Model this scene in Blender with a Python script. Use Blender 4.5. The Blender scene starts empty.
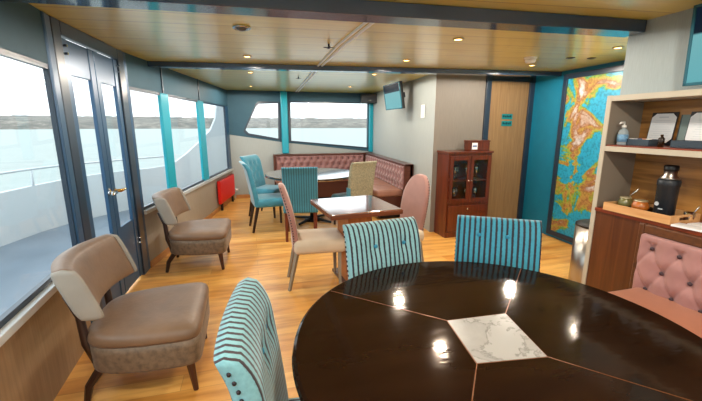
import bpy, bmesh, math, random
from math import sin, cos, pi, radians, hypot, atan2
from mathutils import Vector, Matrix
random.seed(7)
SC = bpy.context.scene
COL = SC.collection

# ------------------------------------------------------------------ camera, sky, lights, exposure
FPX = 360.0
cam_d = bpy.data.cameras.new('camera'); cam = bpy.data.objects.new('camera', cam_d); COL.objects.link(cam)
cam_d.sensor_width = 36.0; cam_d.lens = FPX / 702 * 36.0; cam_d.clip_start = 0.05; cam_d.clip_end = 3000
PITCH = math.atan(75.5 / FPX); YAW = math.atan2(101, hypot(FPX, 75.5))
cam.location = (0, 0, 1.47); cam.rotation_euler = (pi / 2 - PITCH, 0, -YAW)
SC.camera = cam

SKY = 1.5
LAMP = 27.0
world = bpy.data.worlds.new('world'); SC.world = world; world.use_nodes = True
nt = world.node_tree; nt.nodes.clear()
tc = nt.nodes.new('ShaderNodeTexCoord'); sep = nt.nodes.new('ShaderNodeSeparateXYZ')
ramp = nt.nodes.new('ShaderNodeValToRGB'); bg = nt.nodes.new('ShaderNodeBackground'); wo = nt.nodes.new('ShaderNodeOutputWorld')
nt.links.new(tc.outputs['Generated'], sep.inputs[0]); nt.links.new(sep.outputs['Z'], ramp.inputs[0])
ramp.color_ramp.elements[0].position = 0.0; ramp.color_ramp.elements[0].color = (0.80, 0.84, 0.87, 1)
ramp.color_ramp.elements[1].position = 0.6; ramp.color_ramp.elements[1].color = (0.84, 0.90, 0.94, 1)
nt.links.new(ramp.outputs[0], bg.inputs[0]); bg.inputs[1].default_value = SKY
nt.links.new(bg.outputs[0], wo.inputs[0])
sun_d = bpy.data.lights.new('sun', 'SUN'); sun_d.energy = 0.5; sun_d.angle = radians(12); sun_d.color = (1, .96, .9)
sun = bpy.data.objects.new('sun', sun_d); COL.objects.link(sun)
sun.rotation_euler = Vector((0.80, 0.25, -0.55)).to_track_quat('-Z', 'Y').to_euler()

vs = SC.view_settings
vs.view_transform = 'Standard'; vs.look = 'None'; vs.gamma = 1.0; vs.use_curve_mapping = False; vs.exposure = 0.98
SC.cycles.max_bounces = 10; SC.cycles.diffuse_bounces = 5; SC.cycles.glossy_bounces = 4; SC.cycles.transparent_max_bounces = 16
SC.cycles.sample_clamp_indirect = 6.0
SC.cycles.use_denoising = True

# ------------------------------------------------------------------ materials
def lin(c):
    return tuple(((v / 255) / 12.92 if v / 255 <= .04045 else ((v / 255 + .055) / 1.055) ** 2.4) for v in c) + (1,)
MATS = {}
def base(name):
    m = bpy.data.materials.new(name); m.use_nodes = True
    t = m.node_tree; b = t.nodes['Principled BSDF']
    return m, t, b
def node(t, kind, **kw):
    n = t.nodes.new(kind)
    for k, v in kw.items(): setattr(n, k, v)
    return n
def coords(t, scale=(1, 1, 1), rot=(0, 0, 0)):
    c = node(t, 'ShaderNodeTexCoord'); mp = node(t, 'ShaderNodeMapping')
    t.links.new(c.outputs['Object'], mp.inputs['Vector'])
    mp.inputs['Scale'].default_value = scale; mp.inputs['Rotation'].default_value = rot
    return mp.outputs[0]
def plain(name, rgb, rough=.5, metal=0, spec=.5, coat=0, sheen=0, var=0, vscale=8, bump=0, bscale=60, emit=None, es=0, stretch=(1, 1, 1), coat_ior=None):
    if name in MATS: return MATS[name]
    m, t, b = base(name)
    b.inputs['Roughness'].default_value = rough; b.inputs['Metallic'].default_value = metal
    b.inputs['Specular IOR Level'].default_value = spec; b.inputs['Coat Weight'].default_value = coat
    b.inputs['Coat Roughness'].default_value = .08
    b.inputs['Sheen Weight'].default_value = sheen; b.inputs['Sheen Roughness'].default_value = .4
    v = coords(t, stretch)
    n = node(t, 'ShaderNodeTexNoise'); n.inputs['Scale'].default_value = vscale; n.inputs['Detail'].default_value = 5
    t.links.new(v, n.inputs['Vector'])
    r = node(t, 'ShaderNodeValToRGB'); c = lin(rgb)
    k0, k1 = 1 - var, 1 + var
    r.color_ramp.elements[0].position = .3; r.color_ramp.elements[0].color = (c[0] * k0, c[1] * k0, c[2] * k0, 1)
    r.color_ramp.elements[1].position = .7; r.color_ramp.elements[1].color = (min(1, c[0] * k1), min(1, c[1] * k1), min(1, c[2] * k1), 1)
    t.links.new(n.outputs['Fac'], r.inputs[0]); t.links.new(r.outputs[0], b.inputs['Base Color'])
    if coat_ior: b.inputs['Coat IOR'].default_value = coat_ior
    if bump:
        n2 = node(t, 'ShaderNodeTexNoise'); n2.inputs['Scale'].default_value = bscale; t.links.new(v, n2.inputs['Vector'])
        bp = node(t, 'ShaderNodeBump'); bp.inputs['Strength'].default_value = bump; bp.inputs['Distance'].default_value = .01
        t.links.new(n2.outputs['Fac'], bp.inputs['Height']); t.links.new(bp.outputs[0], b.inputs['Normal'])
    if emit:
        b.inputs['Emission Color'].default_value = lin(emit); b.inputs['Emission Strength'].default_value = es
    MATS[name] = m
    return m
def wood(name, a, c, axis='X', rough=.4, scale=1.0, coat=0, spec=.5, contrast=.25):
    """fine grain running along the given local axis"""
    if name in MATS: return MATS[name]
    m, t, b = base(name)
    s = [22 * scale] * 3; s['XYZ'.index(axis)] = 1.3 * scale
    v = coords(t, tuple(s))
    n = node(t, 'ShaderNodeTexNoise'); n.inputs['Scale'].default_value = 1.6; n.inputs['Detail'].default_value = 8; n.inputs['Distortion'].default_value = .6
    t.links.new(v, n.inputs['Vector'])
    r = node(t, 'ShaderNodeValToRGB')
    r.color_ramp.elements[0].position = .5 - contrast; r.color_ramp.elements[0].color = lin(a)
    r.color_ramp.elements[1].position = .5 + contrast; r.color_ramp.elements[1].color = lin(c)
    t.links.new(n.outputs['Fac'], r.inputs[0]); t.links.new(r.outputs[0], b.inputs['Base Color'])
    b.inputs['Roughness'].default_value = rough; b.inputs['Coat Weight'].default_value = coat; b.inputs['Specular IOR Level'].default_value = spec
    b.inputs['Coat Roughness'].default_value = .08
    MATS[name] = m
    return m
def math_node(t, op, a, b=None):
    n = node(t, 'ShaderNodeMath', operation=op)
    for i, v in enumerate((a, b)):
        if v is None: continue
        if isinstance(v, (int, float)): n.inputs[i].default_value = v
        else: t.links.new(v, n.inputs[i])
    return n.outputs[0]
def striped(name, light, dark, pitch=.034, duty=.36, off=0.0):
    """woven stripes along the width of the chair back (local X)"""
    m, t, b = base(name)
    c = node(t, 'ShaderNodeTexCoord'); sp = node(t, 'ShaderNodeSeparateXYZ'); t.links.new(c.outputs['Object'], sp.inputs[0])
    nz = node(t, 'ShaderNodeTexNoise'); nz.inputs['Scale'].default_value = 90; t.links.new(c.outputs['Object'], nz.inputs['Vector'])
    x = math_node(t, 'ADD', sp.outputs['X'], math_node(t, 'MULTIPLY', nz.outputs['Fac'], .004))
    f = math_node(t, 'FRACT', math_node(t, 'DIVIDE', math_node(t, 'ADD', x, 5 + off), pitch))
    r = node(t, 'ShaderNodeValToRGB'); e = r.color_ramp.elements
    e[0].position = 0; e[0].color = lin(dark); e[1].position = duty; e[1].color = lin(dark)
    q = e.new(duty + .07); q.color = lin(light); q = e.new(.93); q.color = lin(light); q = e.new(1.0); q.color = lin(dark)
    t.links.new(f, r.inputs[0])
    mx = node(t, 'ShaderNodeMix', data_type='RGBA', blend_type='MULTIPLY'); mx.inputs[0].default_value = .35
    r2 = node(t, 'ShaderNodeValToRGB'); r2.color_ramp.elements[0].position = .3; r2.color_ramp.elements[0].color = (.5, .5, .5, 1); r2.color_ramp.elements[1].position = .7
    t.links.new(nz.outputs['Fac'], r2.inputs[0]); t.links.new(r.outputs[0], mx.inputs[6]); t.links.new(r2.outputs[0], mx.inputs[7])
    t.links.new(mx.outputs[2], b.inputs['Base Color'])
    b.inputs['Roughness'].default_value = .7; b.inputs['Sheen Weight'].default_value = .35; b.inputs['Sheen Roughness'].default_value = .35
    MATS[name] = m
    return m
def glass_mat(name, tint=(.93, .97, .98), rough=0.0, ior=1.45):
    m = bpy.data.materials.new(name); m.use_nodes = True; t = m.node_tree; t.nodes.clear()
    o = node(t, 'ShaderNodeOutputMaterial'); tr = node(t, 'ShaderNodeBsdfTransparent'); gl = node(t, 'ShaderNodeBsdfGlossy'); mx = node(t, 'ShaderNodeMixShader'); lw = node(t, 'ShaderNodeLayerWeight')
    tr.inputs[0].default_value = tint + (1,); gl.inputs['Roughness'].default_value = rough; lw.inputs[0].default_value = .5
    fac = math_node(t, 'ADD', math_node(t, 'MULTIPLY', math_node(t, 'POWER', lw.outputs['Facing'], 5.0), .45), .02 * (ior / 1.45) ** 6)
    t.links.new(fac, mx.inputs[0]); t.links.new(tr.outputs[0], mx.inputs[1]); t.links.new(gl.outputs[0], mx.inputs[2]); t.links.new(mx.outputs[0], o.inputs[0])
    MATS[name] = m
    return m

FRAME = plain('blue grey metal', (42, 80, 114), .3, metal=.2, spec=.6)
FRAME_DK = plain('dark slate metal', (28, 46, 64), .3, spec=.6)
PANEL = plain('grey blue header panel', (58, 90, 106), .6, spec=.2, var=.04)
TEALPOST = plain('teal painted post', (6, 150, 172), .35, spec=.5)
WALLTEAL = plain('teal painted wall', (4, 112, 142), .5, var=.05)
LOWER_L = wood('brown laminate', (128, 100, 72), (152, 124, 94), 'Z', .42, 1.6)
LOWER_C = plain('taupe wall fabric', (158, 146, 130), .6, var=.06, vscale=20, stretch=(4, 4, .4))
BEIGE = plain('pale grey wall fabric', (158, 164, 162), .6, var=.05, vscale=24, stretch=(5, 5, .3), bump=.1, bscale=120)
TAUPE = plain('taupe grained wall', (126, 118, 108), .55, var=.07, vscale=24, stretch=(6, 6, .3))
GREYWALL = plain('grey linen wall', (156, 168, 170), .6, var=.08, vscale=30, stretch=(5, 7, .35), bump=.12, bscale=90)
SILL = plain('pale metal sill', (205, 208, 208), .35, metal=.3)
GLASS = glass_mat('window glass')
CLEAR = glass_mat('clear glass', (.96, .98, .98), 0, 1.5)
CHROME = plain('chrome', (205, 208, 210), .15, metal=1)
STEEL = plain('brushed steel', (176, 172, 165), .28, metal=1, var=.06, stretch=(1, 1, .1))
BRASS = plain('brass', (190, 150, 80), .25, metal=1)
BLACKM = plain('black metal', (22, 22, 24), .4, metal=.3)
BLACKP = plain('black plastic', (20, 21, 23), .4)
WHITEP = plain('white plastic', (232, 232, 228), .4)
DKLEG = plain('espresso stained wood', (44, 26, 20), .35, spec=.5)
REDLEG = wood('mahogany leg', (82, 34, 20), (116, 52, 30), 'Z', .3)
GREYLEG = plain('weathered grey wood', (140, 128, 110), .5, var=.08, stretch=(8, 8, 1))
TEALV = plain('turquoise velvet', (54, 130, 152), .7, sheen=.6, var=.14, vscale=14)
LEATHER = plain('brown suede leather', (112, 86, 64), .48, sheen=.1, var=.16, vscale=7, bump=.12, bscale=40)
LEATHER2 = plain('mottled brown suede', (108, 90, 72), .6, sheen=.15, var=.32, vscale=36)
LEATHER3 = plain('cream end panel leather', (138, 133, 124), .5, var=.08)
PINKV = plain('dusty pink velvet', (142, 102, 100), .65, sheen=.5, var=.08, vscale=10)
PINKC = plain('blush chair velvet', (154, 110, 100), .6, sheen=.5, var=.08, vscale=10)
LITSEAT = plain('light washed seat velvet', (202, 182, 156), .6, sheen=.3, var=.06, vscale=6)  # paled to cream to carry the light blowing out the seat
SALMON = plain('salmon seat vinyl', (170, 108, 78), .5, sheen=.2, var=.06)
BENCHSEAT = plain('brown pink bench vinyl', (146, 104, 88), .42, var=.08)
BTN = plain('dark button', (62, 42, 50), .5)
NAIL = plain('dark nailhead', (38, 30, 34), .3, metal=.6)
MAHOG = wood('mahogany cabinet wood', (62, 23, 10), (108, 44, 18), 'Z', .28, 1.0, coat=.3)
WALNUT = wood('walnut joinery', (72, 36, 16), (104, 58, 28), 'Z', .35, .8, coat=.2)
WALNUTX = wood('walnut rail', (74, 42, 24), (108, 66, 38), 'Y', .35, .8, coat=.2)
ZEBRA = wood('zebrano back panel', (112, 72, 30), (176, 124, 62), 'Y', .4, .55, contrast=.14)
TRAYW = wood('light tray wood', (196, 142, 88), (226, 178, 122), 'Y', .45, 1.0)
TRIMW = wood('red brown trim', (98, 40, 20), (150, 66, 36), 'Y', .3)
PUTTY = plain('putty edge laminate', (186, 178, 160), .5)
PUTTY2 = plain('taupe laminate', (128, 118, 104), .5)
DOORW = wood('tan door veneer', (130, 100, 66), (152, 122, 84), 'Z', .42, 1.4)
TABLEWOOD = wood('brown table veneer', (98, 56, 34), (132, 80, 52), 'X', .14, .6, coat=1)
TABLEEDGE = wood('brown table edge', (84, 42, 24), (124, 68, 40), 'X', .35)
PEDW = wood('orange pedestal wood', (150, 84, 36), (186, 112, 56), 'Z', .4)
WRED = plain('bright red enamel', (214, 28, 20), .35, spec=.5)
WHITEHULL = plain('white hull paint', (200, 204, 208), .4)
DECK = plain('wet grey deck', (104, 118, 132), .3, spec=.4, var=.2, vscale=1.2)
PAPER = plain('paper', (236, 238, 240), .6)
STRIPE_A = striped('teal brown stripe with painted window light', (128, 176, 182), (34, 26, 38), pitch=.0268, duty=.30)  # striped fabric paled, window light put into its colour
STRIPE_B = striped('strong teal and black stripe', (48, 142, 168), (20, 28, 42), pitch=.0285, duty=.34)  # same striped fabric, without the painted window light
STRIPE_C = striped('teal brown stripe with painted window sheen', (116, 168, 176), (46, 30, 38), pitch=.0262, duty=.34, off=.0155)  # window-lit sheen painted into the stripe colours
STRIPE_D = striped('blue teal fine stripe', (58, 132, 154), (34, 86, 104), pitch=.03, duty=.25)

def floor_mat():
    m, t, b = base('honey laminate floor')
    v = coords(t, (1, 1, 1))
    br = node(t, 'ShaderNodeTexBrick'); br.offset = .37; br.offset_frequency = 2
    br.inputs['Scale'].default_value = 1; br.inputs['Brick Width'].default_value = 1.25; br.inputs['Row Height'].default_value = .14
    br.inputs['Mortar Size'].default_value = .0014; br.inputs['Mortar Smooth'].default_value = .3
    br.inputs['Color1'].default_value = lin((212, 148, 68)); br.inputs['Color2'].default_value = lin((234, 180, 98)); br.inputs['Mortar'].default_value = lin((176, 124, 64))
    t.links.new(v, br.inputs['Vector'])
    n = node(t, 'ShaderNodeTexNoise'); n.inputs['Scale'].default_value = 1; n.inputs['Detail'].default_value = 7
    v2 = coords(t, (2.2, 16, 1)); t.links.new(v2, n.inputs['Vector'])
    r = node(t, 'ShaderNodeValToRGB'); r.color_ramp.elements[0].position = .32; r.color_ramp.elements[0].color = lin((206, 184, 156)); r.color_ramp.elements[1].position = .6; r.color_ramp.elements[1].color = (1, 1, 1, 1)
    t.links.new(n.outputs['Fac'], r.inputs[0])
    mx = node(t, 'ShaderNodeMix', data_type='RGBA', blend_type='MULTIPLY'); mx.inputs[0].default_value = .8
    t.links.new(br.outputs['Color'], mx.inputs[6]); t.links.new(r.outputs[0], mx.inputs[7]); t.links.new(mx.outputs[2], b.inputs['Base Color'])
    b.inputs['Roughness'].default_value = .34; b.inputs['Specular IOR Level'].default_value = .5
    return m
def ceiling_mat():
    m, t, b = base('amber ceiling boards')
    c = node(t, 'ShaderNodeTexCoord'); sp = node(t, 'ShaderNodeSeparateXYZ'); t.links.new(c.outputs['Object'], sp.inputs[0])
    f = math_node(t, 'FRACT', math_node(t, 'DIVIDE', math_node(t, 'ADD', sp.outputs['Y'], math_node(t, 'MULTIPLY', sp.outputs['X'], .1)), .25))
    r = node(t, 'ShaderNodeValToRGB'); e = r.color_ramp.elements
    e[0].position = 0; e[0].color = lin((150, 116, 52)); e[1].position = .05; e[1].color = lin((236, 218, 98)); q = e.new(1.0); q.color = lin((240, 224, 106))
    t.links.new(f, r.inputs[0])
    n = node(t, 'ShaderNodeTexNoise'); n.inputs['Scale'].default_value = 1; n.inputs['Detail'].default_value = 6
    v2 = coords(t, (1.6, 18, 1)); t.links.new(v2, n.inputs['Vector'])
    r3 = node(t, 'ShaderNodeValToRGB'); r3.color_ramp.elements[0].position = .3; r3.color_ramp.elements[0].color = (.82, .8, .76, 1); r3.color_ramp.elements[1].position = .7
    t.links.new(n.outputs['Fac'], r3.inputs[0])
    mx = node(t, 'ShaderNodeMix', data_type='RGBA', blend_type='MULTIPLY'); mx.inputs[0].default_value = .7
    t.links.new(r.outputs[0], mx.inputs[6]); t.links.new(r3.outputs[0], mx.inputs[7]); t.links.new(mx.outputs[2], b.inputs['Base Color'])
    g = math_node(t, 'LESS_THAN', f, .04)
    bp = node(t, 'ShaderNodeBump'); bp.inputs['Strength'].default_value = .35; bp.inputs['Distance'].default_value = .004; bp.invert = True
    t.links.new(g, bp.inputs['Height']); t.links.new(bp.outputs[0], b.inputs['Normal'])
    b.inputs['Roughness'].default_value = .4; b.inputs['Specular IOR Level'].default_value = .6; b.inputs['Coat Weight'].default_value = 1; b.inputs['Coat IOR'].default_value = 2.0; b.inputs['Coat Roughness'].default_value = .22
    return m
def marble_mat():
    m, t, b = base('grey veined marble')
    v = coords(t, (1, 1, 1)); n = node(t, 'ShaderNodeTexNoise'); n.inputs['Scale'].default_value = 5; n.inputs['Detail'].default_value = 12; n.inputs['Roughness'].default_value = .62; n.inputs['Distortion'].default_value = .5
    t.links.new(v, n.inputs['Vector'])
    r = node(t, 'ShaderNodeValToRGB'); e = r.color_ramp.elements
    e[0].position = .3; e[0].color = lin((166, 165, 162)); e[1].position = .485; e[1].color = lin((154, 153, 150))
    q = e.new(.5); q.color = lin((124, 123, 120)); q = e.new(.515); q.color = lin((164, 163, 160)); q = e.new(.8); q.color = lin((164, 163, 160))
    t.links.new(n.outputs['Fac'], r.inputs[0]); t.links.new(r.outputs[0], b.inputs['Base Color']); b.inputs['Roughness'].default_value = .2
    return m
def map_mat():
    m, t, b = base('relief map print')
    v = coords(t, (1, 1, 1)); n = node(t, 'ShaderNodeTexNoise'); n.inputs['Scale'].default_value = 2.3; n.inputs['Detail'].default_value = 9; n.inputs['Roughness'].default_value = .6; n.inputs['Distortion'].default_value = .9
    t.links.new(v, n.inputs['Vector'])
    r = node(t, 'ShaderNodeValToRGB'); e = r.color_ramp.elements
    e[0].position = .0; e[0].color = lin((26, 132, 176)); e[1].position = .51; e[1].color = lin((40, 150, 182))
    for p, c in ((.518, (84, 150, 74)), (.535, (140, 156, 58)), (.56, (168, 136, 70)), (.60, (146, 96, 60)), (.64, (176, 162, 150)), (.69, (200, 200, 204))):
        q = e.new(p); q.color = lin(c)
    t.links.new(n.outputs['Fac'], r.inputs[0])
    n2 = node(t, 'ShaderNodeTexNoise'); n2.inputs['Scale'].default_value = 40; t.links.new(v, n2.inputs['Vector'])
    r2 = node(t, 'ShaderNodeValToRGB'); r2.color_ramp.elements[0].position = .35; r2.color_ramp.elements[0].color = (.55, .5, .45, 1); r2.color_ramp.elements[1].position = .55
    t.links.new(n2.outputs['Fac'], r2.inputs[0])
    mx = node(t, 'ShaderNodeMix', data_type='RGBA', blend_type='MULTIPLY'); mx.inputs[0].default_value = .7
    t.links.new(r.outputs[0], mx.inputs[6]); t.links.new(r2.outputs[0], mx.inputs[7]); t.links.new(mx.outputs[2], b.inputs['Base Color']); b.inputs['Roughness'].default_value = .35
    return m
def sea_mat():
    m, t, b = base('pale sea water')
    v = coords(t, (1, 1, 1)); n = node(t, 'ShaderNodeTexNoise'); n.inputs['Scale'].default_value = .35; n.inputs['Detail'].default_value = 8
    t.links.new(v, n.inputs['Vector']); bp = node(t, 'ShaderNodeBump'); bp.inputs['Strength'].default_value = .6; bp.inputs['Distance'].default_value = .6
    t.links.new(n.outputs['Fac'], bp.inputs['Height']); t.links.new(bp.outputs[0], b.inputs['Normal'])
    b.inputs['Base Color'].default_value = lin((148, 156, 152)); b.inputs["Roughness"].default_value = .5; b.inputs['Specular IOR Level'].default_value = .12
    return m
def hill_mat():
    m, t, b = base('dry scrub hillside')
    v = coords(t, (1, 1, 2.5)); n = node(t, 'ShaderNodeTexNoise'); n.inputs['Scale'].default_value = .06; n.inputs['Detail'].default_value = 10; n.inputs['Roughness'].default_value = .7
    t.links.new(v, n.inputs['Vector']); r = node(t, 'ShaderNodeValToRGB'); e = r.color_ramp.elements
    e[0].position = .36; e[0].color = lin((84, 82, 78)); e[1].position = .62; e[1].color = lin((138, 130, 120)); q = e.new(.5); q.color = lin((106, 100, 92))
    t.links.new(n.outputs['Fac'], r.inputs[0]); t.links.new(r.outputs[0], b.inputs['Base Color']); b.inputs['Roughness'].default_value = .9
    return m

TABLEWOOD.node_tree.nodes['Principled BSDF'].inputs['Coat IOR'].default_value = 2.1
# ------------------------------------------------------------------ mesh helpers
def obj(name, bm, m, parent=None, smooth=False, bevel=0, seg=2, sub=0):
    me = bpy.data.meshes.new(name)
    bmesh.ops.recalc_face_normals(bm, faces=bm.faces[:])
    if smooth:
        for f in bm.faces: f.smooth = True
    bm.to_mesh(me); bm.free()
    if m: me.materials.append(m)
    o = bpy.data.objects.new(name, me); COL.objects.link(o)
    if parent: o.parent = parent
    if bevel:
        md = o.modifiers.new('bevel', 'BEVEL'); md.width = bevel; md.segments = seg; md.limit_method = 'ANGLE'; md.angle_limit = radians(40)
    if sub:
        md = o.modifiers.new('subdivision', 'SUBSURF'); md.levels = sub; md.render_levels = sub
    return o
def tag(o, label, cat, group=None, kind=None):
    o['label'] = label; o['category'] = cat
    if group: o['group'] = group
    if kind: o['kind'] = kind
    return o
def thing(name, label, cat, loc=(0, 0, 0), rot=0, group=None):
    o = bpy.data.objects.new(name, None); COL.objects.link(o); o.location = loc; o.rotation_euler = (0, 0, rot); o.empty_display_size = .1
    return tag(o, label, cat, group)
def struct(o):
    o['kind'] = 'structure'; return o
def root_struct(name, loc=(0, 0, 0), rot=0):
    o = bpy.data.objects.new(name, None); COL.objects.link(o); o.location = loc; o.rotation_euler = (0, 0, rot); o['kind'] = 'structure'
    return o
def dup(root, loc, rot, label, group=None):
    r = root.copy(); COL.objects.link(r); r.location = loc; r.rotation_euler = (0, 0, rot); r['label'] = label
    if group: r['group'] = group
    def rec(src, dst):
        for ch in list(src.children):
            c = ch.copy(); COL.objects.link(c); c.parent = dst; rec(ch, c)
    rec(root, r)
    return r
def B(*boxes, bm=None):
    """boxes given as (x0,x1,y0,y1,z0,z1)"""
    bm = bm or bmesh.new()
    for x0, x1, y0, y1, z0, z1 in boxes:
        mt = Matrix.Translation(((x0 + x1) / 2, (y0 + y1) / 2, (z0 + z1) / 2)) @ Matrix.Diagonal((x1 - x0, y1 - y0, z1 - z0, 1))
        bmesh.ops.create_cube(bm, size=1, matrix=mt)
    return bm
def loft(pts, radii, n=12, caps=True, bm=None, squash=None, up=Vector((0, 0, 1))):
    """tube through points with a radius per point"""
    bm = bm or bmesh.new(); pts = [Vector(p) for p in pts]; rings = []
    for i, p in enumerate(pts):
        d = (pts[min(i + 1, len(pts) - 1)] - pts[max(i - 1, 0)]).normalized()
        a = d.cross(up)
        if a.length < .01: a = d.cross(Vector((1, 0, 0)))
        a.normalize(); b = a.cross(d).normalized()
        r = radii[i] if isinstance(radii, (list, tuple)) else radii
        ra, rb = (r, r) if not isinstance(r, tuple) else r
        rings.append([bm.verts.new(p + a * ra * cos(2 * pi * k / n) + b * rb * sin(2 * pi * k / n)) for k in range(n)])
    for i in range(len(rings) - 1):
        for k in range(n):
            bm.faces.new((rings[i][k], rings[i][(k + 1) % n], rings[i + 1][(k + 1) % n], rings[i + 1][k]))
    if caps:
        bm.faces.new(rings[0]); bm.faces.new(rings[-1])
    return bm
def lathe(prof, n=32, bm=None, c=(0, 0, 0)):
    bm = bm or bmesh.new(); rings = []
    for r, z in prof:
        if r < 1e-5: rings.append([bm.verts.new((c[0], c[1], c[2] + z))])
        else: rings.append([bm.verts.new((c[0] + r * cos(2 * pi * k / n), c[1] + r * sin(2 * pi * k / n), c[2] + z)) for k in range(n)])
    for a, b in zip(rings, rings[1:]):
        for k in range(n):
            k2 = (k + 1) % n
            vs_ = [a[k % len(a)], a[k2 % len(a)], b[k2 % len(b)], b[k % len(b)]]
            u = []
            for v in vs_:
                if v not in u: u.append(v)
            if len(u) > 2: bm.faces.new(u)
    for rg in (rings[0], rings[-1]):
        if len(rg) > 2: bm.faces.new(rg)
    return bm
def prism(poly, z0, z1, bm=None, axis='Z'):
    """extrude a polygon; axis Z: poly in xy; axis Y: poly in xz (z0..z1 = y range); axis X: poly in yz"""
    bm = bm or bmesh.new()
    def P(a, b, h): return {'Z': (a, b, h), 'Y': (a, h, b), 'X': (h, a, b)}[axis]
    lo = [bm.verts.new(P(a, b, z0)) for a, b in poly]; hi = [bm.verts.new(P(a, b, z1)) for a, b in poly]
    n = len(poly)
    bm.faces.new(lo); bm.faces.new(hi)
    for i in range(n): bm.faces.new((lo[i], lo[(i + 1) % n], hi[(i + 1) % n], hi[i]))
    return bm
def rbox(sx, sy, sz, r, c=(0, 0, 0), seg=4, bm=None, taper=1.0):
    """rounded cushion box centred on c"""
    b2 = bmesh.new()
    bmesh.ops.create_cube(b2, size=1, matrix=Matrix.Diagonal((sx, sy, sz, 1)))
    bmesh.ops.bevel(b2, geom=b2.edges[:], offset=r, segments=seg, affect='EDGES', profile=.5)
    for v in b2.verts: v.co += Vector(c)
    if bm is None: return b2
    me = bpy.data.meshes.new('tmp'); b2.to_mesh(me); b2.free(); bm.from_mesh(me); bpy.data.meshes.remove(me)
    return bm
def sheet(fn, nu, nv):
    """closed solid from fn(u,v,side): side +1 front, -1 back"""
    bm = bmesh.new(); g = {}
    for s in (1, -1):
        for i in range(nu + 1):
            for j in range(nv + 1):
                edge = i in (0, nu) or j in (0, nv)
                if s == -1 and edge: g[(s, i, j)] = g[(1, i, j)]; continue
                g[(s, i, j)] = bm.verts.new(fn(i / nu, j / nv, s if not edge else 0))
    for s in (1, -1):
        for i in range(nu):
            for j in range(nv):
                f = [g[(s, i, j)], g[(s, i + 1, j)], g[(s, i + 1, j + 1)], g[(s, i, j + 1)]]
                bm.faces.new(f if s == 1 else f[::-1])
    return bm
def ease(u, k=.5):
    """crowd samples towards 0 and 1"""
    return u + (0.5 - 0.5 * cos(pi * u) - u) * k
def rim(u, p=6):
    return max(0.0, 1 - abs(2 * u - 1) ** p) ** (1 / p)
def ball(r, c, sc=(1, 1, 1), bm=None, n=10):
    bm = bm or bmesh.new()
    bmesh.ops.create_uvsphere(bm, u_segments=n, v_segments=max(6, n // 2 + 2), radius=r, matrix=Matrix.Translation(c) @ Matrix.Diagonal(tuple(sc) + (1,)))
    return bm
def along(p, q, t0, t1, z0, z1, off0, off1, bm=None):
    """box on the plan segment p->q between distances t0..t1; offsets to the right of the direction are positive"""
    bm = bm or bmesh.new()
    d = Vector((q[0] - p[0], q[1] - p[1])).normalized(); n = Vector((d.y, -d.x)); P = Vector(p)
    c = [P + d * t + n * o for t, o in ((t0, off0), (t1, off0), (t1, off1), (t0, off1))]
    return prism([(v.x, v.y) for v in c], z0, z1, bm)

H = 2.13
# ------------------------------------------------------------------ outside: sea, hills, deck, bulwark
bm = bmesh.new(); bmesh.ops.create_grid(bm, x_segments=1, y_segments=1, size=1400, matrix=Matrix.Translation((0, 600, -2.6)))
struct(obj('sea', bm, sea_mat()))
bm = bmesh.new(); rows = []
NA = 260
for j in range(9):
    row = []
    for i in range(NA + 1):
        a = radians(-75 + 140 * i / NA)
        R = 470 + j * 32 + 16 * sin(a * 7) + 10 * sin(a * 19 + 1)
        hh = (0 if j == 0 else (2.5 + 13.5 * (1 - math.exp(-j / 2.4)) + (1.3 * sin(a * 11 + j) + .9 * sin(a * 29 + 2 * j) + random.uniform(-.7, .7)) * min(1, j / 2)))
        if j == 0: hh = -.3
        row.append(bm.verts.new((R * sin(a), R * cos(a), -2.6 + hh)))
    rows.append(row)
for a, b in zip(rows, rows[1:]):
    for i in range(NA): bm.faces.new((a[i], a[i + 1], b[i + 1], b[i]))
struct(obj('hills', bm, hill_mat(), smooth=True))
# bulwark follows the hull and sweeps up into a wing at the bow
BW = [(-3.32, -2.5, .64), (-3.32, 0, .64), (-3.28, 2.5, .64), (-3.2, 4.2, .64), (-3.07, 5.26, .64), (-2.92, 5.9, .65), (-2.7, 6.4, .67), (-2.31, 6.9, .69), (-1.84, 7.45, .68),
      (-1.6, 7.66, .70), (-1.45, 7.8, .76), (-1.27, 7.93, .90), (-1.1, 8.05, 1.06), (-.95, 8.15, 1.2), (-.8, 8.25, 1.38), (-.70, 8.33, 1.6), (-.66, 8.36, 1.85), (-.70, 8.33, 2.2)]
WING = BW[:-1] + [(-.5, 8.5, 2.2), (-.36, 8.6, 2.2)]
bm = bmesh.new()
dk = [(x, y) for x, y, z in BW[:-3]] + [(-.55, 8.4), (-.45, 7.7), (-1.2, 4.0), (-1.24, 2.75), (-1.07, 0), (-.95, -2.5)]
prism(dk, -.12, -.01, bm); struct(obj('deck', bm, DECK))
bm = bmesh.new(); fr_, bk_ = [], []
path = [(x, y) for x, y, z in BW[:-1]] + [(-.36, 8.6)]
tops = [z for x, y, z in BW[:-1]] + [2.2]
secs = []
for i, ((x, y), z) in enumerate(zip(path, tops)):
    a = path[max(i - 1, 0)]; b = path[min(i + 1, len(path) - 1)]
    d = Vector((b[0] - a[0], b[1] - a[1])).normalized(); n = Vector((-d.y, d.x)) * .06
    secs.append([bm.verts.new((x, y, -.4)), bm.verts.new((x, y, z)), bm.verts.new((x + n.x, y + n.y, z)), bm.verts.new((x + n.x, y + n.y, -.4))])
for a, b in zip(secs, secs[1:]):
    for k in range(4): bm.faces.new((a[k], a[(k + 1) % 4], b[(k + 1) % 4], b[k]))
bm.faces.new(secs[0]); bm.faces.new(secs[-1])
struct(obj('bulwark', bm, WHITEHULL))
rail = thing('deck_railing', 'thin white railing with short posts running along the white bulwark outside the left windows', 'railing')
rp = [(x, y, .88) for x, y, z in BW[:10]]
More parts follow.
